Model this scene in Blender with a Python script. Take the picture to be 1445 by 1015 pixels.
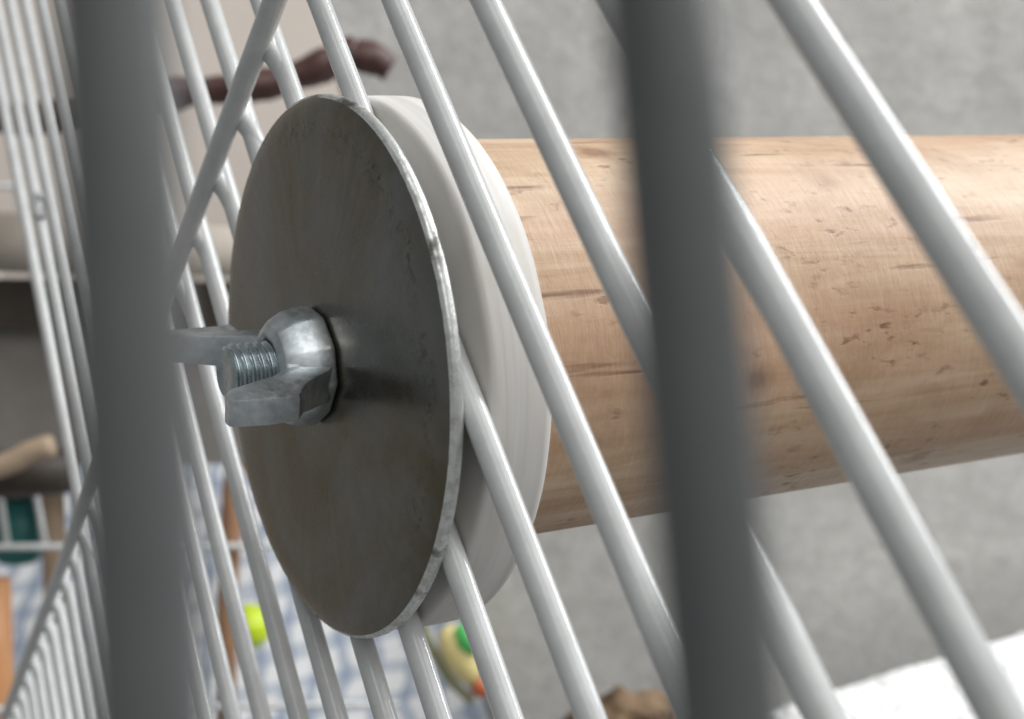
import bpy, bmesh, math, random
from mathutils import Vector, Matrix, noise as mnoise

random.seed(7)
scene = bpy.context.scene
for o in list(bpy.data.objects):
    bpy.data.objects.remove(o)
col = scene.collection

# ------------------------------------------------------------------ camera
IMG_W, IMG_H = 1445.0, 1015.0
FOCAL = 1801.93                    # focal length in pixels of the photograph
PPX, PPY = 512.80, 385.75          # principal point (the photograph is a crop)
CAM_Z = 0.30
cam_data = bpy.data.cameras.new('camera')
cam = bpy.data.objects.new('camera', cam_data)
col.objects.link(cam)
cam.location = (0, 0, CAM_Z)
cam.rotation_euler = (math.radians(90), 0, 0)
cam_data.sensor_width = 36.0
cam_data.lens = FOCAL / IMG_W * 36.0
cam_data.shift_x = (IMG_W / 2 - PPX) / IMG_W
cam_data.shift_y = -(IMG_H / 2 - PPY) / IMG_W
cam_data.clip_start = 0.003
cam_data.clip_end = 20.0
cam_data.dof.use_dof = True
cam_data.dof.focus_distance = 0.111
cam_data.dof.aperture_fstop = cam_data.lens / 1.2
scene.camera = cam

# ------------------------------------------------------------------ light
world = bpy.data.worlds.new('World')
scene.world = world
world.use_nodes = True
bg = world.node_tree.nodes['Background']
bg.inputs['Color'].default_value = (0.97, 0.995, 1.0, 1)
bg.inputs['Strength'].default_value = 0.23


def cpt(x, y, z):
    """camera-frame millimetres (right, down, forward) to world metres"""
    return Vector((x, z, -y)) / 1000.0 + Vector((0, 0, CAM_Z))


def area_light(name, pos, target, size, energy, colour):
    d = bpy.data.lights.new(name, 'AREA')
    d.shape = 'RECTANGLE'
    d.size, d.size_y = size
    d.energy = energy
    d.color = colour
    o = bpy.data.objects.new(name, d)
    col.objects.link(o)
    o.location = pos
    o.rotation_euler = (target - pos).to_track_quat('-Z', 'Y').to_euler()
    return o


area_light('window_light', cpt(640, -520, 330), cpt(30, 0, 180), (0.24, 0.62), 7.0, (0.96, 0.985, 1.0))
area_light('added_fill_light', cpt(420, -860, -420), cpt(60, 0, 250), (1.7, 1.5), 17.0, (1.0, 0.99, 0.97))  # added soft fill from upper front right for backdrop and bars, no known source

scene.view_settings.view_transform = 'Standard'
scene.view_settings.look = 'None'
scene.view_settings.exposure = 0.0
scene.view_settings.gamma = 1.0
scene.render.engine = 'CYCLES'
scene.cycles.use_denoising = True

# ------------------------------------------------------------------ frame of the cage side
P = Vector((-4.47191449, 8.55326162, 119.14455378))
U = Vector((0.28728857, 0.81748716, -0.49917935))      # along the bars, downwards
V = Vector((-0.32782100, 0.57359267, 0.75068292))      # along the cross wire, away
N = Vector((-0.89999926, 0.05202115, -0.43277608))     # out of the cage


def wdir(d):
    return Vector((d.x, d.z, -d.y))


WU, WV, WN = wdir(U), wdir(V), wdir(N)
ORIGIN = cpt(*P)
CAGE = Matrix(((WV.x, WU.x, WN.x, ORIGIN.x), (WV.y, WU.y, WN.y, ORIGIN.y),
               (WV.z, WU.z, WN.z, ORIGIN.z), (0, 0, 0, 1)))
# local millimetres inside CAGE: x = V (along wall), y = U (along bar), z = N (outwards)


def at(px, py, depth):
    """point seen at a photograph pixel, at a depth in millimetres"""
    return cpt((px - PPX) / FOCAL * depth, (py - PPY) / FOCAL * depth, depth)


def on_plane(px, py, p0, nrm):
    d = Vector(((px - PPX) / FOCAL, (py - PPY) / FOCAL, 1.0))
    return d * (p0.dot(nrm) / d.dot(nrm))


# ------------------------------------------------------------------ helpers
def mesh_obj(name, bm, mat, parent=None, smooth=True):
    me = bpy.data.meshes.new(name)
    bm.normal_update()
    bm.to_mesh(me)
    bm.free()
    for p in me.polygons:
        p.use_smooth = smooth
    o = bpy.data.objects.new(name, me)
    col.objects.link(o)
    if mat:
        me.materials.append(mat)
    if parent:
        o.parent = parent
    return o


def tag(o, label=None, cat=None, group=None, kind=None):
    if label:
        o['label'] = label
    if cat:
        o['category'] = cat
    if group:
        o['group'] = group
    if kind:
        o['kind'] = kind
    return o


def empty(name, mw):
    o = bpy.data.objects.new(name, None)
    col.objects.link(o)
    o.empty_display_size = 0.01
    o.matrix_world = mw
    return o


def flat_shade_by_angle(o, deg=35):
    me = o.data
    bm = bmesh.new()
    bm.from_mesh(me)
    for e in bm.edges:
        if len(e.link_faces) == 2 and e.calc_face_angle(0) > math.radians(deg):
            e.smooth = False
    bm.to_mesh(me)
    bm.free()


def tube_bm(pts, radii, seg=20, cap=True, wob=0.0, seed=0):
    """tube through world points (metres)"""
    bm = bmesh.new()
    pts = [Vector(p) for p in pts]
    rings = []
    prev = None
    for i, p in enumerate(pts):
        a = pts[max(i - 1, 0)]
        b = pts[min(i + 1, len(pts) - 1)]
        t = (b - a).normalized()
        if prev is None:
            x = t.orthogonal().normalized()
        else:
            x = (prev - t * prev.dot(t)).normalized()
        prev = x
        y = t.cross(x)
        r = radii[i] if isinstance(radii, (list, tuple)) else radii
        ring = []
        for k in range(seg):
            an = 2 * math.pi * k / seg
            rr = r
            if wob:
                rr = r * (1 + wob * mnoise.noise(Vector((math.cos(an) * 1.3 + seed, math.sin(an) * 1.3, i * 0.55 + seed))))
            ring.append(bm.verts.new(p + (x * math.cos(an) + y * math.sin(an)) * rr))
        rings.append(ring)
    for i in range(len(rings) - 1):
        for k in range(seg):
            bm.faces.new((rings[i][k], rings[i][(k + 1) % seg], rings[i + 1][(k + 1) % seg], rings[i + 1][k]))
    if cap:
        bm.faces.new(list(reversed(rings[0])))
        bm.faces.new(rings[-1])
    return bm


def lathe_bm(prof, seg=64, jit=None):
    """profile of (radius, z) in metres, around local z"""
    bm = bmesh.new()
    rings = []
    for j, (r, z) in enumerate(prof):
        if r <= 1e-9:
            rings.append([bm.verts.new((0, 0, z))])
        else:
            ring = []
            for k in range(seg):
                an = 2 * math.pi * k / seg
                rr, zz = r, z
                if jit:
                    rr, zz = jit(r, z, an, j)
                ring.append(bm.verts.new((rr * math.cos(an), rr * math.sin(an), zz)))
            rings.append(ring)
    for a, b in zip(rings[:-1], rings[1:]):
        for k in range(seg):
            k2 = (k + 1) % seg
            if len(a) == 1 and len(b) > 1:
                bm.faces.new((a[0], b[k], b[k2]))
            elif len(b) == 1 and len(a) > 1:
                bm.faces.new((a[k], b[0], a[k2]))
            elif len(a) > 1:
                bm.faces.new((a[k], b[k], b[k2], a[k2]))
    bmesh.ops.recalc_face_normals(bm, faces=bm.faces[:])
    return bm


def slab_bm(corners, back, nx=1, ny=1, disp=None):
    """thick sheet: four world corners (tl, tr, br, bl), back = thickness vector, optional displacement"""
    bm = bmesh.new()
    tl, tr, br, bl = [Vector(c) for c in corners]
    nrm = -Vector(back).normalized()
    front, rear = [], []
    for j in range(ny + 1):
        fr, rr = [], []
        for i in range(nx + 1):
            s, t = i / nx, j / ny
            p = tl.lerp(tr, s).lerp(bl.lerp(br, s), t)
            d = disp(s, t, p) if disp else 0.0
            fr.append(bm.verts.new(p + nrm * d))
            rr.append(bm.verts.new(p + Vector(back) + nrm * d))
        front.append(fr)
        rear.append(rr)
    for j in range(ny):
        for i in range(nx):
            bm.faces.new((front[j][i], front[j + 1][i], front[j + 1][i + 1], front[j][i + 1]))
            bm.faces.new((rear[j][i], rear[j][i + 1], rear[j + 1][i + 1], rear[j + 1][i]))
    for j in range(ny):
        bm.faces.new((front[j][0], rear[j][0], rear[j + 1][0], front[j + 1][0]))
        bm.faces.new((front[j][nx], front[j + 1][nx], rear[j + 1][nx], rear[j][nx]))
    for i in range(nx):
        bm.faces.new((front[0][i], front[0][i + 1], rear[0][i + 1], rear[0][i]))
        bm.faces.new((front[ny][i], rear[ny][i], rear[ny][i + 1], front[ny][i + 1]))
    bmesh.ops.recalc_face_normals(bm, faces=bm.faces[:])
    return bm


# ------------------------------------------------------------------ materials
class NT:
    def __init__(self, name):
        self.m = bpy.data.materials.new(name)
        self.m.use_nodes = True
        self.t = self.m.node_tree
        self.b = self.t.nodes['Principled BSDF']
        self.tc = self.t.nodes.new('ShaderNodeTexCoord')

    def link(self, a, b):
        self.t.links.new(a, b)

    def mapping(self, scale, rot=(0, 0, 0), loc=(0, 0, 0), src='Object'):
        n = self.t.nodes.new('ShaderNodeMapping')
        n.inputs['Scale'].default_value = scale
        n.inputs['Rotation'].default_value = rot
        n.inputs['Location'].default_value = loc
        self.link(self.tc.outputs[src], n.inputs['Vector'])
        return n.outputs['Vector']

    def noise(self, vec, scale=1.0, detail=4, rough=0.55, dist=0.0):
        n = self.t.nodes.new('ShaderNodeTexNoise')
        n.inputs['Scale'].default_value = scale
        n.inputs['Detail'].default_value = detail
        n.inputs['Roughness'].default_value = rough
        n.inputs['Distortion'].default_value = dist
        self.link(vec, n.inputs['Vector'])
        return n.outputs['Fac']

    def ramp(self, fac, stops, interp='LINEAR'):
        n = self.t.nodes.new('ShaderNodeValToRGB')
        n.color_ramp.interpolation = interp
        cr = n.color_ramp
        while len(cr.elements) < len(stops):
            cr.elements.new(0.5)
        for e, (p, c) in zip(cr.elements, stops):
            e.position = p
            e.color = (c, c, c, 1) if isinstance(c, (int, float)) else (*c, 1)
        self.link(fac, n.inputs['Fac'])
        return n.outputs['Color']

    def mix(self, fac, a, b, mode='MIX'):
        n = self.t.nodes.new('ShaderNodeMix')
        n.data_type = 'RGBA'
        n.blend_type = mode
        for k, v in ((0, fac), (6, a), (7, b)):
            if isinstance(v, (int, float)):
                n.inputs[k].default_value = v if k == 0 else (v, v, v, 1)
            elif isinstance(v, tuple):
                n.inputs[k].default_value = (*v, 1)
            else:
                self.link(v, n.inputs[k])
        return n.outputs[2]

    def math(self, op, a, b=None, clamp=False):
        n = self.t.nodes.new('ShaderNodeMath')
        n.operation = op
        n.use_clamp = clamp
        for k, v in ((0, a), (1, b)):
            if v is None:
                continue
            if isinstance(v, (int, float)):
                n.inputs[k].default_value = v
            else:
                self.link(v, n.inputs[k])
        return n.outputs[0]

    def sep(self, vec):
        n = self.t.nodes.new('ShaderNodeSeparateXYZ')
        self.link(vec, n.inputs[0])
        return n.outputs

    def bump(self, height, strength=0.3, dist=0.0002, prev=None):
        n = self.t.nodes.new('ShaderNodeBump')
        n.inputs['Strength'].default_value = strength
        n.inputs['Distance'].default_value = dist
        self.link(height, n.inputs['Height'])
        if prev is not None:
            self.link(prev, n.inputs['Normal'])
        return n.outputs['Normal']

    def set(self, **kw):
        for k, v in kw.items():
            s = self.b.inputs[k.replace('_', ' ')]
            if isinstance(v, (int, float)):
                s.default_value = v
            elif isinstance(v, tuple):
                s.default_value = (*v, 1)
            else:
                self.link(v, s)
        return self


def m_enamel(name, c, rough=0.24, dirt=0.16):
    k = NT(name)
    v = k.mapping((1, 1, 1))
    n1 = k.noise(v, 260, 4, 0.6)
    n2 = k.noise(v, 1500, 2, 0.5)
    n3 = k.noise(v, 900, 3, 0.6)
    cc = k.mix(k.ramp(n1, [(0.35, 0.0), (0.75, 1.0)]), c, tuple(x * (1 - dirt) for x in c))
    speck = k.ramp(n3, [(0.72, 0.0), (0.78, 0.35)])
    cc = k.mix(speck, cc, tuple(x * 0.7 for x in c))
    b = k.bump(n1, 0.25, 0.00025)
    b = k.bump(n2, 0.22, 0.00006, b)
    k.set(Base_Color=cc, Roughness=k.ramp(n1, [(0.3, rough * 0.8), (0.8, rough * 1.4)]), Normal=b)
    return k.m


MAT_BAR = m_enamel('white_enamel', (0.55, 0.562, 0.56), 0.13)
MAT_FRONT = m_enamel('shaded_white_enamel', (0.105, 0.110, 0.112), 0.34)  # white bars standing in shade; the shade is put into the base colour


def m_plate():
    k = NT('zinc_plate')
    v = k.mapping((1, 1, 1))
    big = k.noise(v, 42, 5, 0.62, 0.8)
    mid = k.noise(v, 420, 5, 0.65)
    fine = k.noise(v, 2600, 3, 0.6)
    brushed = k.noise(k.mapping((900, 140, 900), (0, 0, 0.5)), 1, 4, 0.6)
    base = k.mix(k.ramp(big, [(0.36, 0.0), (0.64, 1.0)]), (0.145, 0.122, 0.078), (0.205, 0.212, 0.205))
    base = k.mix(k.ramp(mid, [(0.42, 0.0), (0.75, 0.25)]), base, (0.27, 0.25, 0.205))
    # dark handling marks in a broken ring near the rim
    x, y, z = k.sep(k.tc.outputs['Object'])
    r = k.math('SQRT', k.math('ADD', k.math('MULTIPLY', x, x), k.math('MULTIPLY', y, y)))
    rr = k.math('ADD', r, k.math('MULTIPLY', k.math('SUBTRACT', k.noise(v, 160, 3), 0.5), 0.004))
    ring = k.ramp(k.math('MULTIPLY', rr, 40), [(0.78, 0.0), (0.86, 0.6), (0.90, 1.0), (0.935, 0.0)])
    flecks = k.ramp(k.noise(v, 1100, 4, 0.7), [(0.50, 0.0), (0.60, 1.0)])
    patch = k.math('MULTIPLY', k.ramp(k.noise(v, 110, 3, 0.6), [(0.40, 0.0), (0.60, 1.0)]), k.ramp(k.math('MULTIPLY_ADD', x, -20) if False else k.math('ADD', k.math('MULTIPLY', x, -20), 0.5), [(0.45, 0.0), (0.75, 1.0)]))
    marks = k.math('MULTIPLY', k.math('MULTIPLY', ring, flecks), patch)
    base = k.mix(k.math('MULTIPLY', marks, 0.75), base, (0.05, 0.048, 0.042))
    rough = k.math('ADD', k.ramp(mid, [(0.3, 0.22), (0.75, 0.33)]), k.math('MULTIPLY', marks, 0.3))
    b = k.bump(mid, 0.16, 0.00005)
    b = k.bump(brushed, 0.10, 0.00003, b)
    b = k.bump(fine, 0.15, 0.00002, b)
    k.set(Base_Color=base, Metallic=0.92, Roughness=rough, Normal=b)
    return k.m


MAT_PLATE = m_plate()


def m_rim():
    k = NT('sheared_zinc_edge')
    v = k.mapping((1, 1, 1))
    n = k.noise(v, 1300, 4, 0.6)
    n2 = k.noise(v, 170, 4, 0.65)
    base = k.mix(k.ramp(n, [(0.42, 0.0), (0.66, 0.7)]), (0.74, 0.76, 0.74), (0.42, 0.41, 0.38))
    base = k.mix(k.ramp(n2, [(0.56, 0.0), (0.64, 0.85)]), base, (0.09, 0.085, 0.075))
    k.set(Base_Color=base, Metallic=0.75, Roughness=k.ramp(n, [(0.3, 0.28), (0.7, 0.55)]),
          Normal=k.bump(n, 0.45, 0.0001))
    return k.m


MAT_RIM = m_rim()


def m_nut(name, c0, c1, rough):
    k = NT(name)
    v = k.mapping((1, 1, 1))
    n = k.noise(v, 330, 5, 0.65)
    n2 = k.noise(v, 1500, 4, 0.6)
    base = k.mix(k.ramp(n, [(0.36, 0.0), (0.64, 1.0)]), c0, c1)
    k.set(Base_Color=base, Metallic=0.9, Roughness=k.ramp(n2, [(0.3, rough * 0.7), (0.75, rough * 1.3)]),
          Normal=k.bump(n2, 0.25, 0.00004, k.bump(n, 0.3, 0.00012)))
    return k.m


MAT_NUT = m_nut('cast_zinc', (0.66, 0.70, 0.72), (0.43, 0.47, 0.50), 0.40)
MAT_BOLT = m_nut('threaded_steel', (0.50, 0.57, 0.60), (0.30, 0.35, 0.37), 0.30)


def m_beech():
    k = NT('beech_wood')
    # local z runs along the dowel
    grain = k.noise(k.mapping((300, 300, 16)), 1, 6, 0.62, 0.8)
    bands = k.noise(k.mapping((75, 75, 12)), 1, 4, 0.55, 1.5)
    cloud = k.noise(k.mapping((95, 95, 60)), 1, 5, 0.65, 0.6)
    base = k.mix(k.ramp(grain, [(0.34, 0.0), (0.64, 1.0)]), (0.61, 0.455, 0.318), (0.42, 0.272, 0.163))
    base = k.mix(k.ramp(bands, [(0.40, 0.0), (0.64, 0.75)]), base, (0.48, 0.288, 0.185))
    base = k.mix(k.ramp(cloud, [(0.46, 0.0), (0.68, 0.6)]), base, (0.33, 0.195, 0.105))
    # short dark pores
    pores = k.ramp(k.noise(k.mapping((800, 800, 330)), 1, 3, 0.55, 0.0), [(0.595, 0.0), (0.69, 1.0)])
    patch = k.ramp(k.noise(k.mapping((110, 110, 55), (0, 0, 0), (1, 2, 5)), 1, 3, 0.6), [(0.42, 0.0), (0.62, 1.0)])
    pores = k.math('MULTIPLY', pores, patch)
    cracks = k.ramp(k.noise(k.mapping((560, 560, 46), (0.06, 0.04, 0)), 1, 3, 0.55, 0.15), [(0.63, 0.0), (0.72, 1.0)])
    dark = k.math('MAXIMUM', k.math('MULTIPLY', pores, 0.9), k.math('MULTIPLY', cracks, 0.85))
    base = k.mix(dark, base, (0.17, 0.08, 0.04))
    # knot flecks
    vor = k.t.nodes.new('ShaderNodeTexVoronoi')
    vor.inputs['Scale'].default_value = 1
    k.link(k.mapping((85, 85, 62), (0.2, 0.1, 0), (3.1, 0, 0.4)), vor.inputs['Vector'])
    vd = k.math('ADD', vor.outputs['Distance'], k.math('MULTIPLY', k.math('SUBTRACT', cloud, 0.5), 0.25))
    knot = k.ramp(vd, [(0.05, 0.85), (0.11, 0.35), (0.17, 0.0)])
    base = k.mix(knot, base, (0.22, 0.11, 0.055))
    # cross-cut tool chatter: fine lines around the dowel
    chat = k.noise(k.mapping((380, 380, 1500)), 1, 4, 0.65, 0.5)
    chat2 = k.ramp(k.noise(k.mapping((480, 480, 1900)), 1, 3, 0.6, 0.3), [(0.45, 0.0), (0.72, 1.0)])
    base = k.mix(k.math('MULTIPLY', chat2, 0.10), base, (0.80, 0.66, 0.50))
    b = k.bump(chat, 0.42, 0.0002)
    b = k.bump(grain, 0.4, 0.00015, b)
    b = k.bump(k.math('MULTIPLY', dark, -1), 0.3, 0.00012, b)
    k.set(Base_Color=base, Roughness=0.55, Normal=b)
    return k.m


MAT_BEECH = m_beech()


def m_pale():
    k = NT('bleached_wood')
    g = k.noise(k.mapping((34, 34, 900)), 1, 4, 0.55, 0.5)
    g2 = k.noise(k.mapping((26, 26, 240), (0.14, 0.05, 0)), 1, 4, 0.6, 1.0)
    base = k.mix(k.ramp(g2, [(0.32, 0.0), (0.68, 1.0)]), (0.72, 0.70, 0.675), (0.60, 0.575, 0.545))
    base = k.mix(k.ramp(g, [(0.46, 0.0), (0.68, 0.55)]), base, (0.50, 0.47, 0.435))
    stain = k.ramp(k.noise(k.mapping((1, 1, 1)), 55, 4, 0.6), [(0.58, 0.0), (0.72, 0.5)])
    base = k.mix(stain, base, (0.52, 0.485, 0.40))
    k.set(Base_Color=base, Roughness=0.6, Normal=k.bump(g, 0.22, 0.00012))
    return k.m


MAT_PALE = m_pale()


def m_simple(name, c, rough=0.6, var=0.2, scale=120, bump=0.3, stretch=(1, 1, 1), c2=None, dist=0.0005):
    k = NT(name)
    v = k.mapping(stretch)
    n = k.noise(v, scale, 5, 0.62)
    c2 = c2 or tuple(x * (1 - var) for x in c)
    k.set(Base_Color=k.mix(k.ramp(n, [(0.32, 0.0), (0.7, 1.0)]), c, c2), Roughness=rough,
          Normal=k.bump(n, bump, dist))
    return k.m


def m_felt():
    k = NT('grey_felt')
    v = k.mapping((1, 1, 1))
    a = k.noise(v, 26, 5, 0.6, 0.4)
    b = k.noise(v, 150, 6, 0.68, 0.3)
    c = k.noise(v, 620, 4, 0.65)
    base = k.mix(k.ramp(a, [(0.3, 0.0), (0.7, 1.0)]), (0.46, 0.455, 0.435), (0.62, 0.61, 0.585))
    base = k.mix(k.ramp(b, [(0.40, 0.0), (0.66, 0.65)]), base, (0.38, 0.37, 0.35))
    base = k.mix(k.ramp(c, [(0.55, 0.0), (0.72, 0.5)]), base, (0.68, 0.67, 0.65))
    k.set(Base_Color=base, Roughness=0.95, Normal=k.bump(c, 0.6, 0.0006, k.bump(b, 0.5, 0.0012)))
    return k.m


def m_check():
    k = NT('blue_checked_cloth')
    x, y, z = k.sep(k.mapping((1, 1, 1), src='UV'))
    wob = k.math('MULTIPLY', k.noise(k.mapping((1, 1, 1), src='UV'), 5, 3), 0.08)
    sx = k.math('SINE', k.math('MULTIPLY', k.math('ADD', x, wob), 150))
    sy = k.math('SINE', k.math('MULTIPLY', k.math('ADD', y, wob), 90))
    mx = k.ramp(k.math('MULTIPLY_ADD' if False else 'ADD', k.math('MULTIPLY', sx, 0.5), 0.5), [(0.58, 0.0), (0.72, 1.0)])
    my = k.ramp(k.math('ADD', k.math('MULTIPLY', sy, 0.5), 0.5), [(0.58, 0.0), (0.72, 1.0)])
    base = k.mix(k.math('MULTIPLY', mx, 0.6), (0.92, 0.93, 0.95), (0.22, 0.30, 0.44))
    base = k.mix(k.math('MULTIPLY', my, 0.45), base, (0.22, 0.31, 0.46))
    k.set(Base_Color=base, Roughness=0.9, Normal=k.bump(k.noise(k.mapping((1, 1, 1)), 900, 3), 0.4, 0.0006))
    return k.m


MAT_FELT = m_felt()
MAT_CHECK = m_check()
MAT_BEIGE = m_simple('beige_plaster', (0.60, 0.535, 0.48), 0.9, 0.05, 30, 0.1)
MAT_TOWEL = m_simple('white_terry', (0.93, 0.93, 0.92), 0.95, 0.02, 260, 0.3, dist=0.001)
MAT_BRANCH = m_simple('dark_red_bark', (0.085, 0.035, 0.03), 0.45, 0.4, 160, 0.6)
MAT_TAN = m_simple('tan_wood', (0.44, 0.33, 0.23), 0.6, 0.2, 60, 0.3, (1, 1, 1))
MAT_GREYWOOD = m_simple('weathered_wood', (0.46, 0.41, 0.35), 0.7, 0.3, 70, 0.4)
MAT_DARKWOOD = m_simple('dark_brown_wood', (0.045, 0.032, 0.022), 0.55, 0.4, 80, 0.4)
MAT_GREYBOARD = m_simple('grey_brown_board', (0.24, 0.22, 0.20), 0.8, 0.25, 60, 0.3)
MAT_ORANGE = m_simple('orange_pine', (0.62, 0.30, 0.13), 0.5, 0.2, 70, 0.2)
MAT_BROWN = m_simple('brown_wood', (0.40, 0.215, 0.12), 0.6, 0.3, 90, 0.3)
MAT_NEON = m_simple('neon_plastic', (0.62, 0.80, 0.03), 0.35, 0.1, 60, 0.05)
MAT_YELLOW = m_simple('cream_yellow_paint', (0.85, 0.72, 0.32), 0.5, 0.1, 60, 0.05)
MAT_GREEN = m_simple('bright_green_paint', (0.10, 0.62, 0.15), 0.45, 0.1, 60, 0.05)
MAT_RED = m_simple('orange_red_paint', (0.55, 0.13, 0.05), 0.45, 0.1, 60, 0.05)
MAT_OLIVE = m_simple('olive_string', (0.26, 0.26, 0.13), 0.8, 0.2, 300, 0.3)
MAT_TEAL = m_simple('teal_plastic', (0.015, 0.16, 0.15), 0.4, 0.2, 60, 0.05)
MAT_BARK = m_simple('mottled_bark', (0.27, 0.18, 0.105), 0.85, 0.7, 130, 0.9, c2=(0.06, 0.032, 0.018), dist=0.002)

# ------------------------------------------------------------------ setting
beige = mesh_obj('beige_wall', slab_bm([cpt(-700, -600, 760), cpt(330, -600, 760), cpt(330, 700, 760), cpt(-700, 700, 760)],
                                       (0, 0.02, 0)), MAT_BEIGE, smooth=False)
tag(beige, kind='structure')


def felt_disp(s, t, p):
    return 0.004 * mnoise.noise(Vector((p.x * 9, p.z * 9, 1.7))) + 0.0015 * mnoise.noise(Vector((p.x * 34, p.z * 34, 5.1)))


felt = mesh_obj('grey_felt_wall', slab_bm([at(402, -230, 470), at(1900, -230, 430), at(1950, 1250, 430), at(735, 1250, 470)],
                                          (0.02, 0.004, 0), 70, 60, felt_disp), MAT_FELT)
tag(felt, kind='structure')

# ------------------------------------------------------------------ cage side with the perch
S, V0, NB, RB = 10.6863, -61.2, -2.70, 1.07     # spacing, first bar, bar depth, bar radius (mm)
UC, NC, RC = -32.766, -0.45, 1.2


def cage_tube(name, a, b, r, parent, mat, n=24, seg=20, bow=0.0, seed=0.0, round_ends=True):
    a, b = Vector(a), Vector(b)
    pts, rad = [], []
    rng = random.Random(seed)
    ax = rng.uniform(-1, 1) * bow
    ay = rng.uniform(-1, 1) * bow
    d = (b - a).normalized()
    side = d.orthogonal().normalized()
    side2 = d.cross(side)
    for i in range(n + 1):
        t = i / n
        w = math.sin(math.pi * t)
        pts.append((a.lerp(b, t) + side * ax * w + side2 * ay * w) / 1000)
        rad.append(r / 1000)
    if round_ends:
        pts = [pts[0] - d * r * 0.0009, pts[0] - d * r * 0.0006] + pts + [pts[-1] + d * r * 0.0006, pts[-1] + d * r * 0.0009]
        rad = [r * 0.0004, r * 0.0008] + rad + [r * 0.0008, r * 0.0004]
    return mesh_obj(name, tube_bm(pts, rad, seg), mat, parent)


side = empty('cage_side', CAGE)
tag(side, 'white enamelled wire cage side of diagonal bars clamped between steel disc and perch', 'cage panel')
LAST_FULL = 16
for k in range(-1, 30):
    v = V0 + k * S
    u0 = -150.0 if k <= LAST_FULL else UC + 0.6
    u1 = 62.0 if k < 4 else 95.0
    cage_tube('bar', (v, u0, NB), (v, u1, NB), RB, side, MAT_BAR, 30, 22, 0.25 if k < 12 else 0.1, k + 40)
    # enamel fillet where bar and wire are welded
    if 3 <= k <= 29:
        pts = [Vector((v, UC + d, NB + h)) / 1000 for d, h in
               ((-5.0, -0.12), (-3.4, 0.0), (-2.4, 0.12), (-1.5, 0.3), (-0.7, 0.6), (0, 0.8), (0.7, 0.6), (1.5, 0.3), (2.4, 0.12), (3.4, 0.0), (5.0, -0.12))]
        rad = [r / 1000 for r in (0.94, 1.05, 1.08, 1.09, 1.10, 1.11, 1.10, 1.09, 1.08, 1.05, 0.94)]
        mesh_obj('weld', tube_bm(pts, rad, 14), MAT_BAR, side)
cage_tube('cross_wire', (V0 - 2 * S, UC, NC), (V0 + 33 * S, UC, NC), RC, side, MAT_BAR, 60, 22, 0.3, 3)

# small wire loop on one of the far bars
lp = on_plane(57, 290, P + N * NB, N) - P
lc = Vector((lp.dot(V), lp.dot(U), lp.dot(N))) / 1000
vd = (P + lp).normalized()
ax1 = U - vd * U.dot(vd)
ax1.normalize()
ax2 = vd.cross(ax1)
loc = lambda q: Vector((q.dot(V), q.dot(U), q.dot(N)))
lpts = [lc + (loc(ax1) * math.cos(a) * 0.0019 + loc(ax2) * math.sin(a) * 0.0011) for a in [2 * math.pi * i / 24 for i in range(25)]]
mesh_obj('wire_loop', tube_bm(lpts, 0.0008, 10), MAT_BAR, side)

# ------------------------------------------------------------------ perch
R1 = 25.0
perch = empty('perch', CAGE)
tag(perch, 'thick pale beech dowel perch with a bleached wooden disc against the cage bars', 'perch')
DV, DU = -0.60, -1.04
# dowel: local z is the axis
prof = [(0.0, -0.0088), (0.0175, -0.0088)] + [(0.01968, -0.0092 - i * 0.004) for i in range(46)] + [(0.0188, -0.1935), (0.0, -0.1935)]


def dowel_jit(r, z, an, j):
    return r * (1 + 0.004 * mnoise.noise(Vector((math.cos(an) * 2, math.sin(an) * 2, z * 40)))), z


bmd = lathe_bm(prof, 96, dowel_jit)
bmesh.ops.translate(bmd, verts=bmd.verts[:], vec=(DV / 1000, DU / 1000, 0))
dowel = mesh_obj('dowel', bmd, MAT_BEECH, perch)
flat_shade_by_angle(dowel, 50)
DF = -3.85      # disc face
dprof = [(0.0, DF), (10, DF), (20, DF), (24.2, DF), (24.6, DF - 0.06), (24.82, DF - 0.25), (24.9, DF - 0.6), (24.95, DF - 3.0), (24.92, DF - 5.0),
         (24.75, DF - 5.6), (24.3, DF - 6.0), (23.2, DF - 6.1), (0.0, DF - 6.1)]


def disc_jit(r, z, an, j):
    if r < 0.02:
        return r, z
    q = mnoise.noise(Vector((math.cos(an) * 1.5, math.sin(an) * 1.5, 3.0)))
    return r * (1 + 0.005 * q), z + 0.00012 * mnoise.noise(Vector((math.cos(an) * 5, math.sin(an) * 5, j * 0.3)))


disc = mesh_obj('wooden_disc', lathe_bm([(r / 1000, z / 1000) for r, z in dprof], 160, disc_jit), MAT_PALE, perch)
flat_shade_by_angle(disc, 50)


def bolt_bm(r, pitch, t0, t1):
    bm = bmesh.new()
    seg, n = 40, int((t1 - t0) / pitch * 10)
    rings = []
    for j in range(n + 1):
        t = t0 + (t1 - t0) * j / n
        ring = []
        for k in range(seg):
            an = 2 * math.pi * k / seg
            ph = (t / pitch - k / seg) % 1.0
            tri = abs(ph - 0.5) * 2
            tri = min(1.0, tri * 1.25)
            rr = r - 0.42 * tri
            rr = min(rr, r - 0.5 + max(0, (t1 - t)) * 1.1)
            ring.append(bm.verts.new((rr * math.cos(an) / 1000, rr * math.sin(an) / 1000, t / 1000)))
        rings.append(ring)
    for a, b in zip(rings[:-1], rings[1:]):
        for k in range(seg):
            bm.faces.new((a[k], a[(k + 1) % seg], b[(k + 1) % seg], b[k]))
    top = [bm.verts.new((v.co.x * 0.86, v.co.y * 0.86, (t1 - 0.12) / 1000)) for v in rings[-1]]
    for k in range(seg):
        bm.faces.new((rings[-1][k], rings[-1][(k + 1) % seg], top[(k + 1) % seg], top[k]))
    bm.faces.new(top)
    return bm


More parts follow.
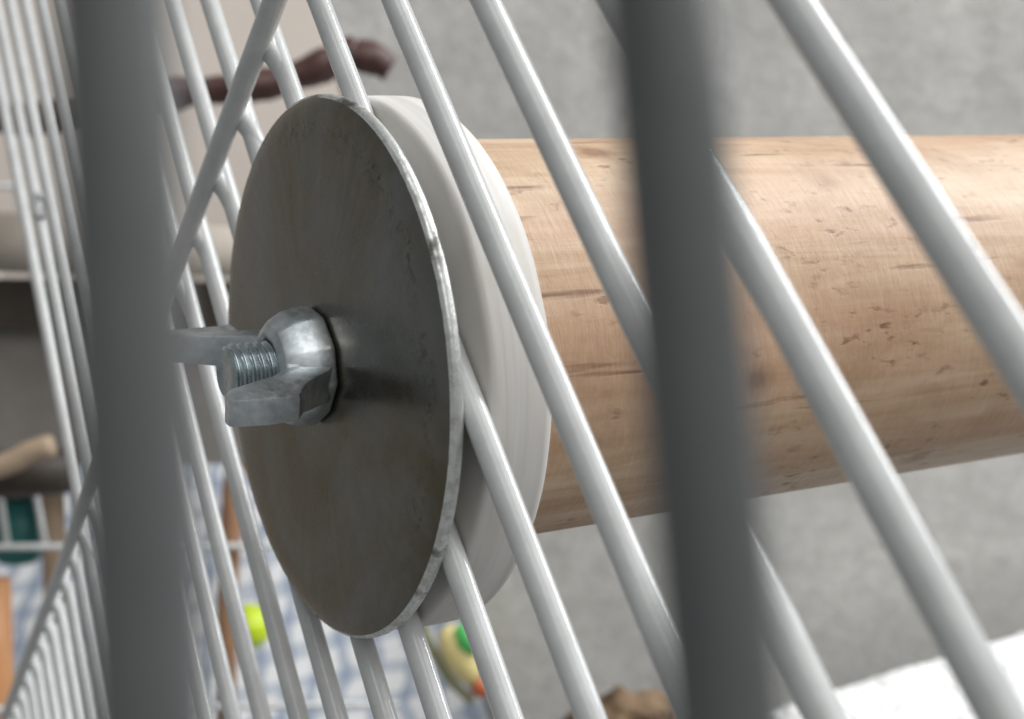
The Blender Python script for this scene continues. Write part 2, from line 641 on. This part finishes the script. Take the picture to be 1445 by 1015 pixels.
bolt = mesh_obj('threaded_bolt', bolt_bm(2.65, 0.8, -8.0, 9.0), MAT_BOLT, perch)
flat_shade_by_angle(bolt, 60)

# ------------------------------------------------------------------ steel disc washer
TP = 1.5
washer = empty('steel_washer', CAGE)
tag(washer, 'large round dull zinc steel washer plate with a bright worn edge under the wing nut', 'washer')


def plate_jit(r, z, an, j):
    if r < 0.02:
        return r, z
    q = mnoise.noise(Vector((math.cos(an) * 2.2, math.sin(an) * 2.2, 0.3)))
    q2 = mnoise.noise(Vector((math.cos(an) * 30, math.sin(an) * 30, j * 0.8)))
    return r * (1 + 0.0022 * q) + 0.00003 * q2, z + 0.00004 * q2


pf = [(2.7, -TP), (2.7, 0.0), (4, 0.02), (8, 0.03), (14, 0.04), (20, 0.02), (22.6, 0.0), (23.4, -0.04), (24.0, -0.11), (24.45, -0.22), (24.7, -0.34)]
face = mesh_obj('face', lathe_bm([(r / 1000, z / 1000) for r, z in pf], 220, plate_jit), MAT_PLATE, washer)
re = [(24.7, -0.34), (24.9, -0.5), (25.0, -0.6), (25.06, -0.8), (25.06, -1.15), (24.95, -1.4), (24.5, -TP), (2.7, -TP)]
rim = mesh_obj('worn_edge', lathe_bm([(r / 1000, z / 1000) for r, z in re], 420, plate_jit), MAT_RIM, washer)

# ------------------------------------------------------------------ wing nut
nut = empty('wing_nut', CAGE @ Matrix.Rotation(math.radians(90 + 40.0), 4, 'Z'))
# local x of the nut = one wing
tag(nut, 'galvanised wing nut with two thick flared wings screwed onto the bolt end', 'wing nut')
nprof = [(2.3, 0.06), (5.35, 0.06), (5.6, 0.3), (5.55, 1.2), (5.3, 2.2), (5.05, 3.2), (4.8, 3.9), (4.35, 4.5), (3.7, 4.85), (2.9, 4.95), (2.5, 4.6), (2.3, 3.0)]


def nut_jit(r, z, an, j):
    if r < 0.003:
        return r, z
    w = 1.0 + 0.05 * math.cos(6 * an + 0.6) * (0.4 + z * 120) + 0.03 * mnoise.noise(Vector((math.cos(an) * 2, math.sin(an) * 2, z * 500)))
    return r * w, z


def nut_bm():
    bm = lathe_bm([(r / 1000, z / 1000) for r, z in
                   [(2.6, 0.06), (5.2, 0.06), (5.6, 0.35), (5.5, 1.7), (5.15, 3.1), (4.3, 4.6), (3.1, 5.0), (2.6, 4.5), (2.55, 3.0)]], 10, nut_jit)
    ed = [e for e in bm.edges if min(v.co.xy.length for v in e.verts) > 0.0029]
    bmesh.ops.bevel(bm, geom=ed, offset=0.00028, segments=2, profile=0.5, affect='EDGES')
    return bm


body = mesh_obj('nut_body', nut_bm(), MAT_NUT, nut)
flat_shade_by_angle(body, 16)


def wing_bm(sign, seed):
    prof = [(2.9, 0.5), (5.2, 0.7), (5.9, 1.4), (6.5, 2.4), (7.2, 3.5), (8.1, 4.5), (9.0, 5.2), (9.9, 5.8), (10.0, 8.5), (9.95, 11.6), (9.6, 12.0),
            (8.4, 11.9), (7.5, 11.2), (6.7, 9.0), (5.7, 6.6), (4.6, 5.0), (2.9, 4.3)]
    bm = bmesh.new()
    lo, hi = [], []
    for x, z in prof:
        th = 1.85 - 0.09 * max(0, x - 3)
        ex = mnoise.noise(Vector((x, z, seed))) * 0.12
        lo.append(bm.verts.new((x / 1000, (-th + ex) / 1000, z / 1000)))
        hi.append(bm.verts.new((x / 1000, (th + ex) / 1000, z / 1000)))
    n = len(prof)
    bm.faces.new(lo)
    bm.faces.new(list(reversed(hi)))
    for i in range(n):
        j = (i + 1) % n
        bm.faces.new((lo[j], lo[i], hi[i], hi[j]))
    bmesh.ops.recalc_face_normals(bm, faces=bm.faces[:])
    ed = [e for e in bm.edges if (e.verts[0] in lo) == (e.verts[1] in lo)]
    bmesh.ops.bevel(bm, geom=ed, offset=0.00030, segments=2, profile=0.6, affect='EDGES')
    if sign < 0:
        bmesh.ops.rotate(bm, verts=bm.verts[:], cent=(0, 0, 0), matrix=Matrix.Rotation(math.pi, 3, 'Z'))
    return bm


for s in (1, -1):
    w = mesh_obj('wing', wing_bm(s, s * 3.3), MAT_NUT, nut)
    flat_shade_by_angle(w, 40)

# ------------------------------------------------------------------ out-of-focus bars near the camera
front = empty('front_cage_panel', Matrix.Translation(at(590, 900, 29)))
tag(front, 'two white out of focus upright cage bars, shade painted in as dark grey, close in front of everything', 'cage panel')
finv = front.matrix_world.inverted()


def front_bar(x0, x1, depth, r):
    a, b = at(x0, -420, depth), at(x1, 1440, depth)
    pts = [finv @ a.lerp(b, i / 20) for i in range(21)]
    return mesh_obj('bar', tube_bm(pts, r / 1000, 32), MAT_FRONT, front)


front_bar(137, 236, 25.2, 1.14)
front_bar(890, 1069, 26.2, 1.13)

# ------------------------------------------------------------------ far cage panel
FARV = 300.0
FP0 = P + V * FARV
far = empty('rear_cage_panel', Matrix.Translation(cpt(*(FP0 - U * 100))))
tag(far, 'small white wire cage end with level cross wires, blurred at the far left', 'cage panel')
ginv = far.matrix_world.inverted()


def far_tube(name, a, b, r=1.15):
    pts = [ginv @ cpt(*(a.lerp(b, i / 12))) for i in range(13)]
    return mesh_obj(name, tube_bm(pts, r / 1000, 14), MAT_BAR, far)


def fpt(px, py):
    return on_plane(px, py, FP0, V)


for (px, py) in ((22, 268), (-26, 262), (-72, 255)):
    a = fpt(px, py)
    far_tube('bar', a, a + U * 150)
for (x0, y0, x1, y1) in ((-90, 265, 22, 268), (-90, 452, 120, 470), (-90, 776, 520, 774), (-90, 1006, 560, 997)):
    a, b = fpt(x0, y0), fpt(x1, y1)
    off = V * -2.2
    far_tube('cross_wire', a + off, b + off)


# ------------------------------------------------------------------ blurred things behind the bars
def world_tube(name, pts, radii, mat, label, cat, seg=18, wob=0.0, seed=0, parent=None, group=None):
    base = Vector(pts[0]) if parent is None else None
    o = mesh_obj(name, tube_bm(pts, radii, seg, True, wob, seed), mat, parent)
    if parent is None:
        # origin at the thing itself
        o.data.transform(Matrix.Translation(-base))
        o.location = base
        tag(o, label, cat, group)
    return o


def spline(pts, n=6):
    out = []
    for i in range(len(pts) - 1):
        p0, p1, p2, p3 = pts[max(i - 1, 0)], pts[i], pts[i + 1], pts[min(i + 2, len(pts) - 1)]
        for k in range(n):
            t = k / n
            out.append(0.5 * ((2 * p1) + (p2 - p0) * t + (2 * p0 - 5 * p1 + 4 * p2 - p3) * t * t + (3 * p1 - p0 - 3 * p2 + p3) * t ** 3))
    out.append(pts[-1])
    return out


D = 385
branch = empty('branch_perch', Matrix.Translation(at(250, 130, D)))
tag(branch, 'crooked dark reddish brown branch perch, blurred behind the upper left bars', 'branch')
binv = branch.matrix_world.inverted()
pts = spline([binv @ at(x, y, D) for x, y in ((-60, 165), (60, 168), (170, 148), (262, 130), (350, 124), (420, 106), (470, 88), (515, 80), (550, 98))])
mesh_obj('stem', tube_bm(pts, [0.0046 - 0.0006 * math.sin(i * 0.7) for i in range(len(pts))], 16, True, 0.2, 2), MAT_BRANCH, branch)
pts = [binv @ at(x, y, D - 1) for x, y in ((500, 84), (494, 68), (489, 54))]
mesh_obj('twig', tube_bm(pts, [0.0032, 0.0027, 0.0018], 12, True, 0.2, 4), MAT_BRANCH, branch)

world_tube('second_perch', [at(-80, 338, 400), at(120, 347, 404), at(330, 356, 408)], [0.0098, 0.0092, 0.0079], MAT_GREYWOOD,
           'weathered tan dowel perch lying level behind the left bars', 'perch', 24)
o = mesh_obj('dark_shelf', slab_bm([at(-100, 392, 420), at(330, 398, 424), at(330, 462, 424), at(-100, 462, 420)], (0, 0.03, 0)), MAT_DARKWOOD, smooth=False)
tag(o, 'dark brown wooden shelf board just below the tan dowel at far left', 'shelf')
o = mesh_obj('storage_box', slab_bm([at(-100, 462, 428), at(352, 462, 434), at(352, 655, 434), at(-100, 655, 428)], (0, 0.06, 0)), MAT_GREYBOARD, smooth=False)
tag(o, 'grey brown box front under the dark shelf board, blurred at left', 'box')
world_tube('dark_log', [at(-90, 672, 405), at(20, 668, 405), at(108, 664, 405)], [0.0072, 0.0075, 0.0070], MAT_DARKWOOD,
           'thick dark log perch under the slanted tan stick at far left', 'log', 18, 0.15, 3)
world_tube('tan_stick', spline([at(-60, 668, 388), at(0, 658, 388), at(40, 640, 388), at(76, 628, 388)], 4),
           [0.0036] * 12 + [0.003], MAT_TAN, 'short tan stick slanting over the dark log at far left', 'stick', 14, 0.1, 5)
world_tube('brown_post', [at(340, 590, 440), at(328, 700, 440), at(320, 860, 440), at(317, 1120, 440)], [0.0036, 0.0037, 0.0037, 0.0037], MAT_BROWN,
           'thin brown wooden post rising left of the steel washer', 'post', 16, 0.05, 2)
world_tube('orange_post', [at(-18, 820, 430), at(-15, 960, 430), at(-12, 1140, 430)], [0.0078, 0.0080, 0.0080], MAT_ORANGE,
           'orange pine post at the bottom left corner behind the cage', 'post', 18, 0.02, 1)
world_tube('tan_post', [at(74, 690, 452), at(77, 780, 452), at(80, 880, 452)], [0.0042, 0.0044, 0.0044], MAT_TAN,
           'tan wooden post end standing below the dark log at left', 'post', 16, 0.05, 6)

# teal cup
cup = lathe_bm([(0.0, 0.0), (0.007, 0.0), (0.0085, 0.002), (0.0095, 0.022), (0.0088, 0.022), (0.0078, 0.003), (0.0, 0.003)], 28)
o = mesh_obj('teal_cup', cup, MAT_TEAL)
o.location = at(26, 792, 462)
tag(o, 'dark teal plastic feeding cup below the log at far left', 'cup')

# checked cloth with soft folds
cl = [at(-160, 640, 580), at(735, 640, 580), at(735, 1300, 455), at(-160, 1300, 455)]


def cloth_disp(s, t, p):
    return 0.006 * math.sin(s * 13 + 2.2 * t) + 0.005 * mnoise.noise(Vector((s * 5, t * 4, 2)))


bmc = slab_bm(cl, (0, 0.002, 0.0004), 70, 40, cloth_disp)
uvl = bmc.loops.layers.uv.new('UVMap')
tl, tr, br, bl = cl
ex = (tr - tl).normalized()
ey = (bl - tl).normalized()
for f in bmc.faces:
    for lp in f.loops:
        d = lp.vert.co - tl
        lp[uvl].uv = (d.dot(ex) / 0.29, d.dot(ey) / 0.20)
o = mesh_obj('checked_cloth', bmc, MAT_CHECK)
tag(o, 'pale blue and white checked cloth hanging behind the lower left bars', 'cloth')

# neon ball
bm = bmesh.new()
bmesh.ops.create_icosphere(bm, subdivisions=4, radius=0.0078)
for v in bm.verts:
    v.co *= 1 + 0.015 * math.sin(v.co.z * 1500)
o = mesh_obj('neon_ball', bm, MAT_NEON)
o.location = at(352, 884, 450)
tag(o, 'neon yellow green ribbed ball toy below left of the steel washer', 'ball')

# painted toy
toy = empty('bird_toy', Matrix.Translation(at(650, 925, 448)) @ Matrix.Rotation(math.radians(-28), 4, 'Y'))
tag(toy, 'yellow, green and orange bird toy below the pale wooden disc', 'toy')


def bead(name, prof, mat, off):
    o = mesh_obj(name, lathe_bm(prof, 28), mat, toy)
    o.location = off
    return o


bead('yellow_bead', [(0.0, -0.011), (0.0026, -0.0105), (0.0052, -0.006), (0.0062, 0.0), (0.0056, 0.006), (0.0030, 0.0105), (0, 0.011)], MAT_YELLOW, (0, 0, 0))
bead('green_bead', [(0.0, -0.0055), (0.0025, -0.005), (0.0046, 0.0), (0.0028, 0.005), (0, 0.0055)], MAT_GREEN, (0.0052, -0.0040, 0.0050))
bead('orange_bead', [(0.0, -0.004), (0.0028, -0.003), (0.0038, 0.0), (0.0028, 0.003), (0, 0.004)], MAT_RED, (0.001, 0, -0.0128))
pts = [Vector((-0.0066, 0, 0.02)), Vector((-0.0078, 0, 0.006)), Vector((-0.0072, 0, -0.006)), Vector((-0.004, 0, -0.016))]
mesh_obj('cord', tube_bm(spline(pts, 5), 0.0016, 10), MAT_OLIVE, toy)

# bark
bm = bmesh.new()
bmesh.ops.create_icosphere(bm, subdivisions=5, radius=1.0)
for v in bm.verts:
    p = v.co.copy()
    k = 1 + 0.22 * mnoise.noise(p * 1.7) + 0.13 * mnoise.noise(p * 4.1 + Vector((3, 1, 2))) + 0.05 * mnoise.noise(p * 11)
    v.co = Vector((p.x * 0.0185, p.y * 0.011, p.z * 0.0125)) * k
o = mesh_obj('bark_chunk', bm, MAT_BARK)
o.location = at(885, 1034, 385)
tag(o, 'rough mottled brown and tan bark chunk at the bottom edge', 'bark')

# white terry towel
ta, tb = at(1050, 1002, 415), at(1560, 846, 415)
ed = (tb - ta).normalized()
fwd = Vector((0.02, -1.0, 0.03)).normalized()
up = ed.cross(fwd).normalized()
if up.z < 0:
    up = -up


def towel_disp(s, t, p):
    q = 0.0008 * mnoise.noise(p * 60) + 0.0007 * mnoise.noise(p * 230) + 0.0006 * mnoise.noise(p * 520)
    edge = min(s, 1 - s, t, 1 - t)
    return q - 0.004 * max(0, 1 - edge / 0.05) ** 2


tl_ = ta
corners = [ta, tb, tb + fwd * 0.16, ta + fwd * 0.16]
o = mesh_obj('white_towel', slab_bm(corners, -up * 0.012, 150, 110, towel_disp), MAT_TOWEL)
tag(o, 'bright white rough terry towel in the lower right corner', 'towel')
